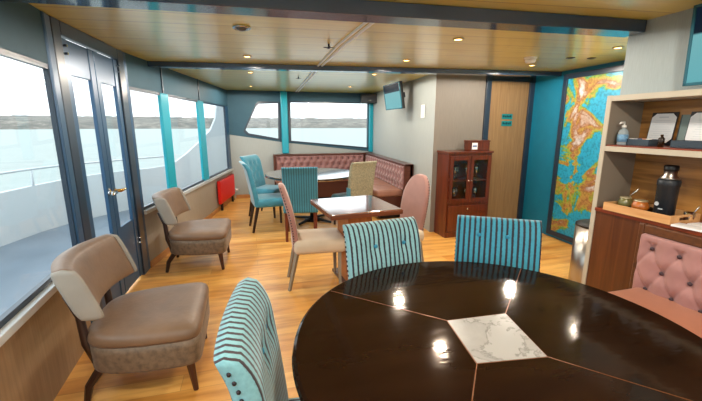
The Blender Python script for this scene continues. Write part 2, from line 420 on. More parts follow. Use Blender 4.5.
obj('rail', loft(rp, .017, 8), WHITEHULL, rail, smooth=True)
for x, y in ((-3.32, 0), (-3.28, 2.5), (-3.2, 4.2), (-2.92, 5.9), (-2.31, 6.9)):
    obj('post', loft([(x - .02, y, .6), (x, y, .88)], .016, 8), WHITEHULL, rail, smooth=True)

# ------------------------------------------------------------------ room shell
W0, W1, W2, W3 = (-.86, -2.0), (-1.16, 2.80), (-1.10, 3.93), (-.40, 7.6)
XA, XB, XC = (2.35, 4.4), (2.56, 7.6), (3.85, 4.4)
outline = [W0, W1, W2, W3, XB, XA, XC, (3.75, 2.06), (2.5, 2.02), (2.5, -2.0)]
fl = [(-.95, -2.1), (-1.26, 2.8), (-1.2, 3.93), (-.5, 7.7), (2.66, 7.7), (2.6, 4.5), (3.97, 4.5), (3.97, 1.9), (2.95, 1.9), (2.95, -2.1)]
struct(obj('floor', prism(fl, -.1, 0), floor_mat()))
struct(obj('ceiling', prism(fl, H, H + .08), ceiling_mat()))

# wall left: three bent runs
def run(p, q): return hypot(q[0] - p[0], q[1] - p[1])
LA, LB, LC = run(W0, W1), run(W1, W2), run(W2, W3)
# local distance on a run for a given Y
def tY(p, q, y): return (y - p[1]) / (q[1] - p[1]) * run(p, q)
bm = bmesh.new(); along(W0, W1, 0, LA, 0, .56, -.10, 0, bm)
struct(obj('wall_left', bm, LOWER_L))
bm = bmesh.new(); along(W0, W1, 0, LA, 1.83, H, -.10, 0, bm)
struct(obj('wall_left_header', bm, PANEL))
bm = bmesh.new(); along(W2, W3, 0, LC, 0, .58, -.10, 0, bm)
struct(obj('wall_left_forward', bm, LOWER_C))
bm = bmesh.new(); along(W2, W3, 0, LC, 1.83, H, -.10, 0, bm)
struct(obj('wall_left_forward_header', bm, PANEL))
bm = bmesh.new(); along(W0, W1, 0, LA - .15, .56, .60, -.06, .035, bm)
struct(obj('trim_1', bm, SILL, bevel=.004))
bm = bmesh.new(); along(W2, W3, .05, LC, .58, .62, -.06, .03, bm)
struct(obj('trim_2', bm, SILL, bevel=.004))
def window(n, p, q, t0, t1, z0, z1, fm=FRAME_DK, fw=.03):
    w = root_struct('window_%d' % n)
    bm = bmesh.new()
    along(p, q, t0, t1, z0, z0 + fw, -.03, -.002, bm); along(p, q, t0, t1, z1 - fw, z1, -.03, -.002, bm)
    along(p, q, t0, t0 + fw, z0 + fw, z1 - fw, -.03, -.002, bm); along(p, q, t1 - fw, t1, z0 + fw, z1 - fw, -.03, -.002, bm)
    obj('window_frame', bm, fm, w)
    bm = bmesh.new(); along(p, q, t0 + .01, t1 - .01, z0 + .01, z1 - .01, -.020, -.014, bm)
    obj('window_pane', bm, GLASS, w)
tA = lambda y: tY(W0, W1, y)
window(1, W0, W1, tA(-1.9), tA(.0), .60, 1.83)
window(2, W0, W1, tA(.08), tA(2.72), .60, 1.83)
tC = lambda y: tY(W2, W3, y)
window(3, W2, W3, tC(3.98), tC(4.74), .62, 1.83)
window(4, W2, W3, tC(4.80), tC(5.98), .62, 1.83)
window(5, W2, W3, tC(6.08), tC(7.42), .62, 1.83)
for i, (a, b) in enumerate(((-.0, .08),)):
    bm = bmesh.new(); along(W0, W1, tA(a), tA(b), .6, 1.83, -.09, .03, bm); struct(obj('trim_3', bm, FRAME, bevel=.01))
for i, (a, b) in enumerate(((4.68, 4.84), (5.92, 6.12))):
    bm = bmesh.new(); along(W2, W3, tC(a) - .03, tC(b) + .03, .62, 1.83, -.035, .004, bm); struct(obj('trim_%d' % (4 + i), bm, TEALPOST, bevel=.012))
    bm = bmesh.new(); along(W2, W3, tC(a) + .03, tC(a) + .055, 1.83, H, 0, .012, bm); struct(obj('trim_%d' % (6 + i), bm, FRAME_DK))
bm = bmesh.new(); along(W2, W3, tC(7.40), LC, .62, 1.83, -.035, 0, bm); struct(obj('trim_8', bm, FRAME))
# corner posts beside the door
bm = bmesh.new(); along(W0, W1, LA - .10, LA - .005, 0, H, -.035, .012, bm); struct(obj('trim_9', bm, FRAME, bevel=.012))
bm = bmesh.new(); along(W2, W3, -.01, .05, 0, H, -.035, .012, bm); struct(obj('trim_10', bm, FRAME, bevel=.012))
# double door
bm = bmesh.new()
along(W1, W2, 0, .10, 0, H, -.035, .012, bm); along(W1, W2, LB - .13, LB, 0, H, -.035, .012, bm); along(W1, W2, .10, LB - .13, 2.04, H, -.035, .012, bm)
struct(obj('door_frame', bm, FRAME_DK, bevel=.006))
mid = .10 + (LB - .23) / 2
for k, (a, b, hs) in enumerate(((.105, mid - .004, 1), (mid + .004, LB - .135, -1))):
    d = root_struct('door_%d' % (k + 1))
    bm = bmesh.new(); st = .075
    along(W1, W2, a, a + st, .02, 2.03, -.03, .0, bm); along(W1, W2, b - st, b, .02, 2.03, -.03, .0, bm)
    along(W1, W2, a + st, b - st, .02, .60, -.028, -.006, bm)
    along(W1, W2, a + st, b - st, 1.80, 2.03, -.028, -.006, bm)
    obj('door_leaf', bm, FRAME, d, bevel=.005)
    bm = bmesh.new(); along(W1, W2, a + st - .01, b - st + .01, .59, 1.81, -.020, -.014, bm)
    obj('window_pane', bm, GLASS, d)
    dv = Vector((W2[0] - W1[0], W2[1] - W1[1])).normalized(); nv = Vector((dv.y, -dv.x))
    def W(t, o, z): v = Vector(W1) + dv * t + nv * o; return (v.x, v.y, z)
    th = (b - .045) if hs == 1 else (a + .045)
    bm = bmesh.new(); loft([W(th, 0, .93), W(th, .05, .93)], .014, 10, bm=bm); loft([W(th, .05, .93), W(th - hs * .09, .055, .93)], [.013, .009], 10, bm=bm)
    obj('door_handle', bm, CHROME if k == 0 else BRASS, d, smooth=True)
    bm = bmesh.new(); loft([W(th, 0, .93), W(th, .008, .93)], .026, 16, bm=bm); obj('escutcheon', bm, CHROME, d, smooth=False)
    for z in (.35, 1.93):
        for dz in (0, .05):
            th2 = a + .02 if hs == 1 else b - .02
            bm = bmesh.new(); loft([W(th2, .0, z + dz), W(th2, .025, z + dz)], .009, 8, bm=bm); obj('hinge_pin', bm, CHROME, d)

# far wall: beige below a sloping line, grey blue above with two cut windows
def zline(x): return 1.275 - .155 * (x + .35)  if x < .7 else 1.112 - .118 * (x - .7)
bm = prism([(-.42, 0), (2.62, 0), (2.62, zline(2.62)), (.7, zline(.7)), (-.42, zline(-.42))], 7.6, 7.7, axis='Y')
struct(obj('wall_front', bm, BEIGE))
WL = [(-.13, 1.34), (-.10, 1.43), (.13, 1.88), (.19, 1.93), (.60, 1.93), (.58, 1.165), (-.06, 1.27)]
WR = [(.77, 1.94), (2.5, 1.94), (2.5, .965), (.76, 1.135)]
bm = bmesh.new()
def loop(poly):
    vsx = [bm.verts.new((x, 7.6, z)) for x, z in poly]
    return [bm.edges.new((vsx[i], vsx[(i + 1) % len(vsx)])) for i in range(len(vsx))]
ed = loop([(-.42, zline(-.42) + .001), (.7, zline(.7) + .001), (2.62, zline(2.62) + .001), (2.62, H), (-.42, H)]) + loop(WL) + loop(WR)
bmesh.ops.triangle_fill(bm, use_beauty=True, use_dissolve=False, edges=ed)
r = bmesh.ops.extrude_face_region(bm, geom=bm.faces[:])
for v in [g for g in r['geom'] if isinstance(g, bmesh.types.BMVert)]: v.co.y += .1
struct(obj('wall_front_header', bm, PANEL))
for n, poly in ((6, WL), (7, WR)):
    w = root_struct('window_%d' % n)
    cx = sum(p[0] for p in poly) / len(poly); cz = sum(p[1] for p in poly) / len(poly)
    inner = []
    for x, z in poly:
        v = Vector((cx - x, cz - z)); v = v.normalized() * .05; inner.append((x + v.x, z + v.y))
    bm = bmesh.new(); N = len(poly)
    o1 = [bm.verts.new((x, 7.585, z)) for x, z in poly]; i1 = [bm.verts.new((x, 7.585, z)) for x, z in inner]
    o2 = [bm.verts.new((x, 7.66, z)) for x, z in poly]; i2 = [bm.verts.new((x, 7.66, z)) for x, z in inner]
    for i in range(N):
        j = (i + 1) % N
        for a, b in ((o1, i1), (i1, i2), (i2, o2), (o2, o1)): bm.faces.new((a[i], a[j], b[j], b[i]))
    obj('window_frame', bm, FRAME_DK, w)
    obj('window_pane', prism(inner, 7.63, 7.636, axis='Y'), GLASS, w)
struct(obj('trim_11', B((.61, .745, 7.5, 7.59, .9, H)), TEALPOST, bevel=.015))
struct(obj('trim_12', B((2.475, 2.56, 7.5, 7.59, .9, 2.0)), TEALPOST, bevel=.012))
# wall behind the far television (right of the far seating)
bm = bmesh.new(); along(XB, XA, 0, run(XB, XA) - .0, 0, H, -.10, 0, bm); struct(obj('wall_right_forward', bm, BEIGE))
struct(obj('wall_door', prism([(2.345, 4.388), (3.08, 4.388), (3.08, 4.5), (2.44, 4.5)], 0, H), TAUPE))
struct(obj('trim_13', B((3.08, 3.16, 4.36, 4.46, 0, H), (3.78, 3.86, 4.36, 4.46, 0, H), (3.16, 3.78, 4.36, 4.46, 2.05, H)), FRAME_DK, bevel=.006))
d = root_struct('door_3')
obj('door_leaf', B((3.16, 3.78, 4.39, 4.43, 0.01, 2.05)), DOORW, d)
SIGN = plain('teal door sign', (18, 120, 124), .4); SIGNI = plain('dark sign lettering', (10, 50, 58), .4)
# wall with the map, then the recess end, then the near grey wall
struct(obj('wall_right', prism([(3.86, 4.5), (3.74, 1.95), (3.9, 1.95), (3.97, 4.5)], 0, H), WALLTEAL))
struct(obj('wall_recess', B((2.95, 3.75, 1.94, 2.02, 0, H)), GREYWALL))
struct(obj('wall_right_near', B((2.5, 2.95, -2.0, 2.02, 1.667, H)), GREYWALL))
struct(obj('wall_right_niche', B((2.712, 2.95, -2.0, 2.02, 0, 1.667)), GREYWALL))
struct(obj('wall_right_aft', B((2.42, 2.712, -2.0, .20, 0, 1.667)), GREYWALL))
# back wall behind the camera, mostly glazed
struct(obj('wall_back', B((-.95, 2.6, -2.1, -2.0, 0, .62), (-.95, 2.6, -2.1, -2.0, 1.85, H), (-.95, -.8, -2.1, -2.0, .62, 1.85), (.75, .9, -2.1, -2.0, .62, 1.85), (2.3, 2.6, -2.1, -2.0, .62, 1.85)), PANEL))
# ceiling beams and strip
def beam(n, p, q, w, h):
    bm = bmesh.new(); along(p, q, 0, run(p, q), H - h, H, 0, w, bm)
    return struct(obj('ceiling_beam' if n == 1 else 'ceiling_beam.00%d' % (n - 1), bm, plain('slate beam', (44, 66, 92), .16, spec=.7, coat=.5), bevel=.005))
beam(1, (-1.2, 2.29), (2.5, 2.05), .15, .075)
beam(2, (-1.12, 4.56), (3.87, 4.02), .12, .055)
st = root_struct('trim_14')
STRIPM = plain('bright metal strip', (236, 238, 238), .35)
for dx in (-.022, .022):
    bm = bmesh.new(); loft([(.79 + dx, 2.28, H - .004), (.77 + dx, 3.12, H - .004), (.80 + dx, 4.25, H - .004)], .012, 6, bm=bm)
    obj('metal_strip', bm, STRIPM, st)
    bm = bmesh.new(); loft([(.80 + dx, 4.42, H - .004), (.95 + dx, 7.55, H - .004)], .012, 6, bm=bm)
    obj('metal_strip', bm, STRIPM, st)
# baseboards
bm = bmesh.new(); along(W2, W3, .06, LC, 0, .07, 0, .012, bm); struct(obj('baseboard_left', bm, wood('tan skirting', (170, 112, 58), (196, 138, 78), 'Y', .4)))
struct(obj('baseboard_front', B((-.35, .42, 7.585, 7.6, 0, .07)), MATS['tan skirting']))

# ------------------------------------------------------------------ ceiling fittings
LENS = plain('glowing lamp lens', (255, 200, 120), .4, emit=(255, 196, 110), es=9)
def downlight(x, y, label, lit=True, energy=None):
    t = thing('ceiling_downlight', label, 'ceiling light', (x, y, H), 0, 'recessed ceiling lights')
    obj('trim_ring', lathe([(.030, 0), (.042, -.001), (.042, -.006), (.032, -.009), (.028, -.004)], 24), (plain('satin ring', (190, 172, 140), .3, metal=.7) if lit else plain('dark ring', (92, 80, 60), .35)), t, smooth=True)
    obj('lens', lathe([(0, -.003), (.028, -.003), (.029, -.005), (0, -.007)], 20), LENS if lit else plain('unlit lens', (60, 62, 66), .2), t, smooth=True)
    if lit:
        ld = bpy.data.lights.new('bulb', 'SPOT'); ld.energy = energy or LAMP; ld.spot_size = radians(179.5); ld.spot_blend = .12; ld.shadow_soft_size = .045; ld.color = (1, .91, .79)
        lo = bpy.data.objects.new('bulb', ld); COL.objects.link(lo); lo.parent = t; lo.location = (0, 0, -.02)
    return t
for x, y, w in ((.01, 3.87, 'lit downlight near the metal strip, left one just before the second beam'), (1.60, 3.66, 'lit downlight before the second beam, in front of the far television'),
             (1.61, 2.69, 'lit downlight in the amber ceiling behind the near beam, centre right'), (3.09, 3.58, 'lit downlight just below the white smoke detector'),
             (3.12, 2.60, 'lit downlight beside the grey linen wall above the map'), (.04, 4.99, 'lit downlight just beyond the second beam, left of the strip'),
             (.05, 6.72, 'lit downlight farthest forward over the turquoise chairs'), (1.73, 6.35, 'lit downlight over the far bench corner'),
             (1.62, 4.74, 'lit downlight just beyond the second beam, left of the far television')):
    downlight(x, y, w)
for x, y, w in ((-.3, .6, 'added unseen downlight in the near ceiling, closest to the large left window'), (1.5, .6, 'added unseen downlight in the near ceiling above the marble topped round table'), (-.3, -1.0, 'added unseen downlight at the aft end of the cabin on the window side'), (1.5, -1.0, 'added unseen downlight at the aft end of the cabin on the booth side')):
    downlight(x, y, w, energy=LAMP * 1.3)  # lamps out of view, added to brighten the interior
downlight(3.13, 3.10, 'unlit dark downlight, left of the two unlit ones above the map', False)
downlight(3.35, 3.06, 'unlit dark downlight, right of the two unlit ones above the map', False)
t = thing('swivel_spotlight', 'unlit swivel spotlight set in the pale ceiling boards between the two beams', 'ceiling light', (-.02, 2.77, H))
obj('trim_ring', lathe([(.05, 0), (.062, -.002), (.06, -.012), (.045, -.012), (.045, -.004)], 24), CHROME, t, smooth=True)
obj('eyeball', ball(.04, (0, 0, -.004), (1, 1, .6)), plain('grey eyeball', (90, 92, 94), .3), t, smooth=True)
t = thing('smoke_detector', 'round white smoke detector on the amber ceiling above the door', 'smoke detector', (2.73, 3.19, H))
obj('base_ring', lathe([(0, 0), (.06, 0), (.062, -.012), (.055, -.018), (0, -.018)], 24), WHITEP, t, smooth=False)
obj('sensor_head', lathe([(.05, -.018), (.052, -.035), (.042, -.052), (.02, -.056), (0, -.056)], 24), WHITEP, t, smooth=True)
for (x, y, lb, s) in ((.67, 3.14, 'dark four-armed sprinkler head beside the metal ceiling strip', 1.0), (.77 - .08, 5.3, 'small dark sprinkler head on the far ceiling beyond the second beam', .8)):
    t = thing('sprinkler', lb, 'sprinkler', (x, y, H))
    obj('stem', loft([(0, 0, 0), (0, 0, -.035 * s)], .008 * s, 8), BLACKM, t, smooth=True)
    bm = B((-.045 * s, .045 * s, -.004, .004, -.03 * s, -.024 * s), (-.004, .004, -.045 * s, .045 * s, -.03 * s, -.024 * s))
    obj('deflector', bm, BLACKM, t)

# ------------------------------------------------------------------ lounge chairs
def make_lounge():
    t = thing('lounge_chair', 'near low brown suede lounge chair with a curved back, under the large left window', 'lounge chair')
    # seat: front edge at y=-.29, rounded rear
    def seat(z0, z1, grow=0, top=0):
        bm = bmesh.new(); n = 44; pr = []
        for k in range(n):
            a = 2 * pi * k / n; c, s = cos(a), sin(a)
            e = 9.0 if s < 0 else 4.0
            x = .32 * (abs(c) ** (2 / e)) * (1 if c >= 0 else -1); y = .29 * (abs(s) ** (2 / e)) * (1 if s >= 0 else -1)
            x *= 1 - .16 * max(0, (y + .05)) / .3
            pr.append((x, y))
        return pr
    pr = seat(0, 0)
    def stack(levels):
        bm = bmesh.new(); rings = []
        for z, s, dome in levels: rings.append([bm.verts.new((x * s, y * s, z)) for x, y in pr])
        for a, b in zip(rings, rings[1:]):
            for k in range(len(pr)): bm.faces.new((a[k], a[(k + 1) % len(pr)], b[(k + 1) % len(pr)], b[k]))
        bm.faces.new(rings[0]); bm.faces.new(rings[-1]); return bm
    obj('seat_base', stack([(.185, .95, 0), (.193, .985, 0), (.21, .995, 0), (.30, 1.0, 0), (.345, 1.0, 0)]), LEATHER2, t, smooth=True)
    obj('seat_cushion', stack([(.345, 1.005, 0), (.36, 1.015, 0), (.375, 1.015, 0), (.395, .995, 0), (.408, .95, 0), (.417, .85, 0), (.421, .7, 0), (.420, .45, 0), (.415, .2, 0)]), LEATHER, t, smooth=True)
    # curved back band
    def back(u, v, s):
        uu = ease(u, .5); vv = ease(v, .5)
        x = (uu - .5) * .62 + .045; y0 = .335 - .085 * (2 * uu - 1) ** 2
        zb = .50; zt = .785
        z = zb + (zt - zb) * vv; lean = .10 * (vv ** 1.0)
        th = .055 * (1 if s else 0) * min(1, rim(uu, 10)) * rim(vv, 5)
        return (x, y0 + lean - .05 - s * th, z)
    obj('backrest', sheet(back, 30, 16), LEATHER, t, smooth=True)
    for sx in (-1, 1):
        bm = bmesh.new()
        def endp(u, v, s):
            zb = .50 + .285 * ease(v); y0 = .335 - .085 + .10 * ease(v) - .05
            yy = y0 + (ease(u) - .5) * .125 * rim(ease(v), 5); 
            return (.045 + sx * (.309 + .012 * s * rim(ease(u), 4) * rim(ease(v), 5)), yy, zb)
        obj('back_end_panel', sheet(endp, 8, 14), LEATHER3, t, smooth=True)['label'] = 'pale cream end panel with dark stitching'
    # curved rear supports and legs
    for sx in (-1, 1):
        obj('back_support', loft([(sx * .19, .24, .22), (sx * .19, .28, .34), (sx * .19, .29, .50), (sx * .19, .335, .62)], [.024, .022, .020, .016], 10), DKLEG, t, smooth=True)
        obj('leg', loft([(sx * .20, .22, .20), (sx * .21, .29, .10), (sx * .22, .31, 0)], [.026, .021, .015], 8), DKLEG, t)
        obj('leg', loft([(sx * .255, -.22, .20), (sx * .262, -.24, 0)], [.025, .014], 8), plain('dark brown leg', (66, 32, 20), .35), t)
    return t
lounge = make_lounge(); lounge.location = (-.62, 2.21, 0); lounge.rotation_euler = (0, 0, radians(91))
dup(lounge, (-.575, 4.02, 0), radians(87), 'farther low brown suede lounge chair, beyond the glazed double door', None)

# ------------------------------------------------------------------ upholstered dining chairs
def buttons_dent(x, z, pts, r=.045, d=.018):
    v = 0
    for bx, bz in pts:
        q = hypot(x - bx, z - bz); v += d * math.exp(-(q / r) ** 2)
    return v
def chair(label, mat, legm, loc, rot, w=.46, top=.95, seat_z=.47, lean=.10, roll=.03, btn=(), nails=True, group=None, name='dining_chair', oval=False, seatm=None, curve=.0, backm=None, th=.036, bottom=.36, depth=.44, tufts=False, power=1.15):
    t = thing(name, label, 'dining chair', loc, rot, group)
    yb = depth / 2
    def cl(v):   # centre line of the back: (y,z)
        z = bottom + (top - bottom) * v
        y = yb - .015 + lean * max(0, (z - .45) / (top - .45)) ** power
        return y, z
    def back(u, v, s):
        uu = ease(u, .6); vv = ease(v, .6); y, z = cl(vv)
        hw = w / 2
        if oval:
            k = max(0, (z - (top - .30)) / .30); hw *= math.sqrt(max(0.0, 1 - (k * .995) ** 2.3)) if k > 0 else 1
            hw *= (1 - .16 * max(0, 1 - (z - bottom) / .25))
        x = (2 * uu - 1) * hw
        tk = th * rim(uu, 8) * rim(vv, 7) * (1 if s else 0)
        y -= curve * (2 * uu - 1) ** 2
        dd = buttons_dent(x, z, btn) if s > 0 else 0
        yy = y - s * tk + (dd if s > 0 else 0)
        if roll and vv > .8: yy += roll * ((vv - .8) / .2) ** 2
        return (x, yy, z)
    obj('backrest', sheet(back, 36, 30), mat, t, smooth=True)
    # seat
    sm = seatm or mat
    obj('seat', rbox(w + (.02 if not oval else .06), depth + (.03 if oval else 0), .125, .045, (0, -.015, seat_z - .06)), sm, t, smooth=True)
    lx, fy = w / 2 - .035, -depth / 2 + .03
    for sx in (-1, 1):
        obj('leg', loft([(sx * lx, fy, seat_z - .10), (sx * (lx - .004), fy - .005, 0)], [.024, .016], 4), legm, t)
        obj('leg', loft([(sx * lx, yb - .03, seat_z - .10), (sx * lx, yb + .05, 0)], [.024, .016], 4), legm, t)
    for bx, bz in btn:
        v = (bz - bottom) / (top - bottom); y, z = cl(v)
        obj('button', ball(.011, (bx, y - th + .014, bz), (1, .6, 1)), plain('teal button', (40, 130, 160), .6) if not tufts else mat, t, smooth=True)
    if nails:
        bm = bmesh.new()
        for sx in (-1, 1):
            nN = 22
            for i in range(nN):
                v = .10 + .84 * i / (nN - 1); y, z = cl(v); hw = w / 2
                if oval:
                    k = max(0, (z - (top - .30)) / .30); hw *= math.sqrt(max(0.0, 1 - (k * .995) ** 2.3)) if k > 0 else 1
                    hw *= (1 - .16 * max(0, 1 - (z - bottom) / .25))
                rl = roll * ((v - .8) / .2) ** 2 if roll and v > .8 else 0
                ball(.0062, (sx * (hw - .002), y - curve + .012 + rl, z), (1, 1, 1), bm=bm, n=6)
        o = obj('nailhead_trim', bm, NAIL, t, smooth=True); o['kind'] = 'stuff'
    return t
GR = 'striped chairs around the near dark round table'
chair('teal and brown striped chair, paled by painted window light, across the near round table, beside the square table', STRIPE_A, DKLEG, (.69, 1.475, 0), radians(8), w=.43, depth=.38, top=.965, btn=((-.06, .85), (.11, .85)), group=GR)
chair('strong teal and black striped chair in front of the mahogany display cabinet', STRIPE_B, DKLEG, (1.182, 1.455, 0), radians(-33), w=.45, depth=.37, btn=((-.10, .86), (.05, .86)), group=GR)
chair('teal and brown striped chair with painted window sheen, seen side on, left of the near round table', STRIPE_C, DKLEG, (.218, .955, 0), radians(84), w=.46, btn=((.0, .82), (.13, .82)), curve=.015, roll=.03, lean=.06, th=.04, group=GR, top=.958)
chair('turquoise velvet chair at the far round table, nearer of the two on its left side', TEALV, DKLEG, (.21, 5.22, 0), radians(97), w=.46, top=.97, roll=.05, nails=False, group='turquoise velvet chairs')
TB = tuple((x, z) for z, xs in ((.86, (-.12, 0, .12)), (.76, (-.06, .06)), (.66, (-.12, 0, .12))) for x in xs)
chair('turquoise velvet chair with a buttoned back, behind the nearer turquoise one', TEALV, DKLEG, (.24, 6.02, 0), radians(58), w=.46, top=.98, roll=.05, nails=False, btn=TB, tufts=True, group='turquoise velvet chairs')
chair('blue teal striped chair with its back to the camera at the far round table', STRIPE_D, REDLEG, (.60, 4.72, 0), radians(172), w=.44, top=.97, lean=.13, nails=False)
FLECK = plain('olive flecked fabric', (142, 138, 114), .75, var=.35, vscale=60)
tc_ = chair('olive flecked chair with teal sides at the far round table, its back to the camera', FLECK, DKLEG, (1.38, 5.0, 0), radians(200), w=.42, top=.98, lean=.08, nails=False, seatm=TEALV)
obj('side_panel', B((.205, .214, .18, .27, .4, .62)), TEALV, tc_)['label'] = 'teal fabric side'
chair('blush pink chair with a light-washed cream seat, seen from its side, left of the square table', PINKC, GREYLEG, (.545, 3.20, 0), radians(86), w=.38, top=.965, lean=.11, roll=0, oval=True, seatm=LITSEAT, group='blush chairs at the square table', th=.028, depth=.44, power=1.7)
chair('blush pink chair with a rounded back, right of the square table', PINKC, GREYLEG, (1.33, 3.22, 0), radians(-80), w=.40, top=.99, lean=.10, roll=0, oval=True, seatm=LITSEAT, group='blush chairs at the square table', th=.028, depth=.44, power=1.7)

# ------------------------------------------------------------------ near round table with marble centre
t = thing('round_dining_table', 'large round glossy dark brown table with a marble square inlay, in the foreground', 'table', (.785, .95, 0))
DARKTOP = plain('dark lacquered wood', (32, 19, 11), .085, spec=.14, coat=0, var=.45, vscale=2.2, stretch=(1, 3, 1), bump=.05, bscale=9)
DARKTOP.node_tree.nodes['Principled BSDF'].inputs['Specular Tint'].default_value = (1, .55, .2, 1)
R = .702
prof = [(0, .722), (R - .03, .722), (R - .005, .730), (R, .741), (R - .004, .754), (R - .014, .760), (0, .760)]
obj('tabletop', lathe(prof, 96), DARKTOP, t, smooth=False)
mq = [(-.158, -.115), (-.118, .125), (.122, .112), (.072, -.145)]
obj('marble_inlay', prism(mq, .7585, .7612), marble_mat(), t)
SEAMM = plain('copper seam', (120, 72, 36), .35, metal=.5)
for (x, y), (dx, dy) in zip(mq, ((-.62, -.78), (-.72, .70), (.72, .69), (.66, -.75))):
    l = hypot(dx, dy); dx, dy = dx / l, dy / l
    bq = x * dx + y * dy; L = -bq + math.sqrt(bq * bq - (x * x + y * y - (R - .02) ** 2))
    nx, ny = -dy * .0016, dx * .0016
    obj('seam_inlay', prism([(x + nx, y + ny), (x - nx, y - ny), (x + dx * L - nx, y + dy * L - ny), (x + dx * L + nx, y + dy * L + ny)], .7590, .7606), SEAMM, t)
obj('inlay_border', prism([(x * 1.025, y * 1.025) for x, y in mq], .7575, .7604), SEAMM, t)
obj('pedestal', lathe([(.0, .02), (.30, .02), (.30, .035), (.12, .07), (.075, .14), (.075, .64), (.16, .70), (.22, .722), (0, .722)], 32), DARKTOP, t, smooth=True)
obj('pedestal_foot', lathe([(0, 0), (.32, 0), (.32, .02), (0, .02)], 40), BLACKM, t)

# far round table
t = thing('round_dining_table', 'dark round pedestal table in the far corner by the tufted bench', 'table', (.87, 5.45, 0))
R = .70
obj('tabletop', lathe([(0, .712), (R - .03, .712), (R, .722), (R, .742), (R - .012, .75), (0, .75)], 72), plain('dark glossy far top', (46, 32, 30), .12, spec=.7, coat=1, coat_ior=2.1), t)
obj('pedestal', lathe([(.04, .03), (.04, .69), (.16, .712)], 20), BLACKM, t, smooth=True)
for k in range(4):
    a = pi / 4 + k * pi / 2
    obj('pedestal_foot', loft([(0, 0, .045), (.34 * cos(a), .34 * sin(a), .018)], [.028, .018], 8), BLACKM, t)
obj('foot_plate', lathe([(0, 0), (.12, 0), (.12, .03), (0, .03)], 24), BLACKM, t)

# square table
t = thing('square_table', 'square brown veneer table with a glossy top between two blush chairs', 'table', (.895, 3.16, 0), radians(5))
obj('tabletop', B((-.325, .325, -.345, .345, .712, .75)), TABLEWOOD, t, bevel=.004)
obj('edge_band', B((-.33, .33, -.35, .35, .705, .742)), TABLEEDGE, t, bevel=.003)
obj('pedestal', B((-.11, .11, -.16, .16, .03, .705)), PEDW, t, bevel=.004)
obj('pedestal_foot', B((-.14, .26, -.26, .26, 0, .03)), plain('dark brown base plate', (70, 44, 34), .35), t, bevel=.004)

# ------------------------------------------------------------------ tufted benches
def tuft_panel(x0, x1, z0, z1, d, rows, cols, dent, creases=True, nu=96, nv=40, zo=.5):
    """local: front at y=-d bulging, back plane y=0. returns bm and the button spots"""
    pts = []
    for j in range(rows):
        n = cols if j % 2 == 0 else cols - 1
        for i in range(n):
            pts.append((x0 + (x1 - x0) * ((i + (.5 if j % 2 == 0 else 1.0)) / cols), z0 + (z1 - z0) * ((j + zo) / (rows + .0))))
    sx = (x1 - x0) / cols; sz = (z1 - z0) / rows
    def fn(u, v, s):
        uu = ease(u, .25); vv = ease(v, .35); x = x0 + (x1 - x0) * uu; z = z0 + (z1 - z0) * vv
        if s == 0: return (x, -d * .25, z)
        if s < 0: return (x, 0, z)
        q = min(((x - a) / sx) ** 2 + ((z - b) / sz) ** 2 for a, b in pts) ** .5
        # diagonal creases
        aa = ((x - x0) / sx - .5); bb = (z - z0) / sz - zo
        p1 = abs(((aa + bb / 2 + .5) % 1) - .5); p2 = abs(((aa - bb / 2 + .5) % 1) - .5)
        cr = math.exp(-(min(p1, p2) / .09) ** 2) * .35 if creases else 0
        h = 1 - math.exp(-(q / .32) ** 2) * .75 - cr * (1 if z0 + .3 * sz < z < z1 - .3 * sz else .3)
        edge = min(1, rim(uu, 24)) * rim(vv, 8)
        return (x, -d * .25 - d * .75 * edge * (1 - dent + dent * h), z)
    return sheet(fn, nu, nv), pts
def bench_back(parent, L, z0, z1, rows, cols, mat, d=.085, dent=.75, cr=True, nu=96, nv=36, br=.009):
    bm, pts = tuft_panel(0, L, z0, z1, d, rows, cols, dent, cr, nu, nv)
    o = obj('back_cushion', bm, mat, parent, smooth=True)
    bb = []
    for a, b in pts: bb.append(obj('button', ball(br, (a, -d * .67 - .004, b), (1, .5, 1), n=8), BTN, parent, smooth=True))
    return [o] + bb
b = thing('corner_bench', 'dusty pink tufted corner bench along the far wall and the wall under the far television', 'bench', (2.40, 7.50, 0))
DKW = wood('dark bench trim', (64, 30, 20), (92, 46, 30), 'X', .3)
def place(o, loc, rz):
    o.location = loc; o.rotation_euler = (0, 0, rz)
# run on far wall: local x from .44 to 2.34
for o in bench_back(b, 1.86, .47, .85, 3, 14, PINKV, nu=112, nv=24): place(o, (-1.94, -.02, 0), 0)
for o in bench_back(b, 2.32, .47, .85, 3, 16, PINKV, nu=128, nv=24): place(o, (.03, -.10, 0), radians(-90) - .055)
obj('back_frame', B((-1.98, .03, -.03, .07, 0.05, .88), (-1.98, -1.94, -.14, -.03, .05, .88)), DKW, b, bevel=.006)
bm = bmesh.new(); prism([(.06, 0.05), (.12, .05), (-.022, -2.46), (-.082, -2.46)], .05, .88, bm); prism([(-.17, -2.42), (-.03, -2.42), (-.03, -2.46), (-.17, -2.46)], .05, .88, bm)
obj('back_frame', bm, DKW, b, bevel=.006)
obj('back_top_rail', B((-1.98, .03, -.08, .07, .85, .885)), DKW, b, bevel=.006)
obj('back_top_rail', prism([(-.02, .05), (.12, .05), (-.022, -2.46), (-.17, -2.46)], .85, .885), DKW, b, bevel=.006)
obj('seat_cushion', rbox(1.98, .48, .11, .03, (-.99, -.33, .42)), BENCHSEAT, b, smooth=True)
for k in range(3):
    obj('seat_cushion', rbox(.50, .575, .11, .03, (-.30 - .005 * k, -.865 - .585 * k, .42)), BENCHSEAT, b, smooth=True)
obj('seat_base', B((-1.95, -.03, -.54, -.04, .06, .365), (-.53, -.05, -2.30, -.54, .06, .365)), plain('dark bench base', (74, 36, 26), .4), b)
obj('plinth', B((-1.90, -.06, -.48, -.06, 0, .06), (-.47, -.08, -2.24, -.48, 0, .06)), BLACKM, b)

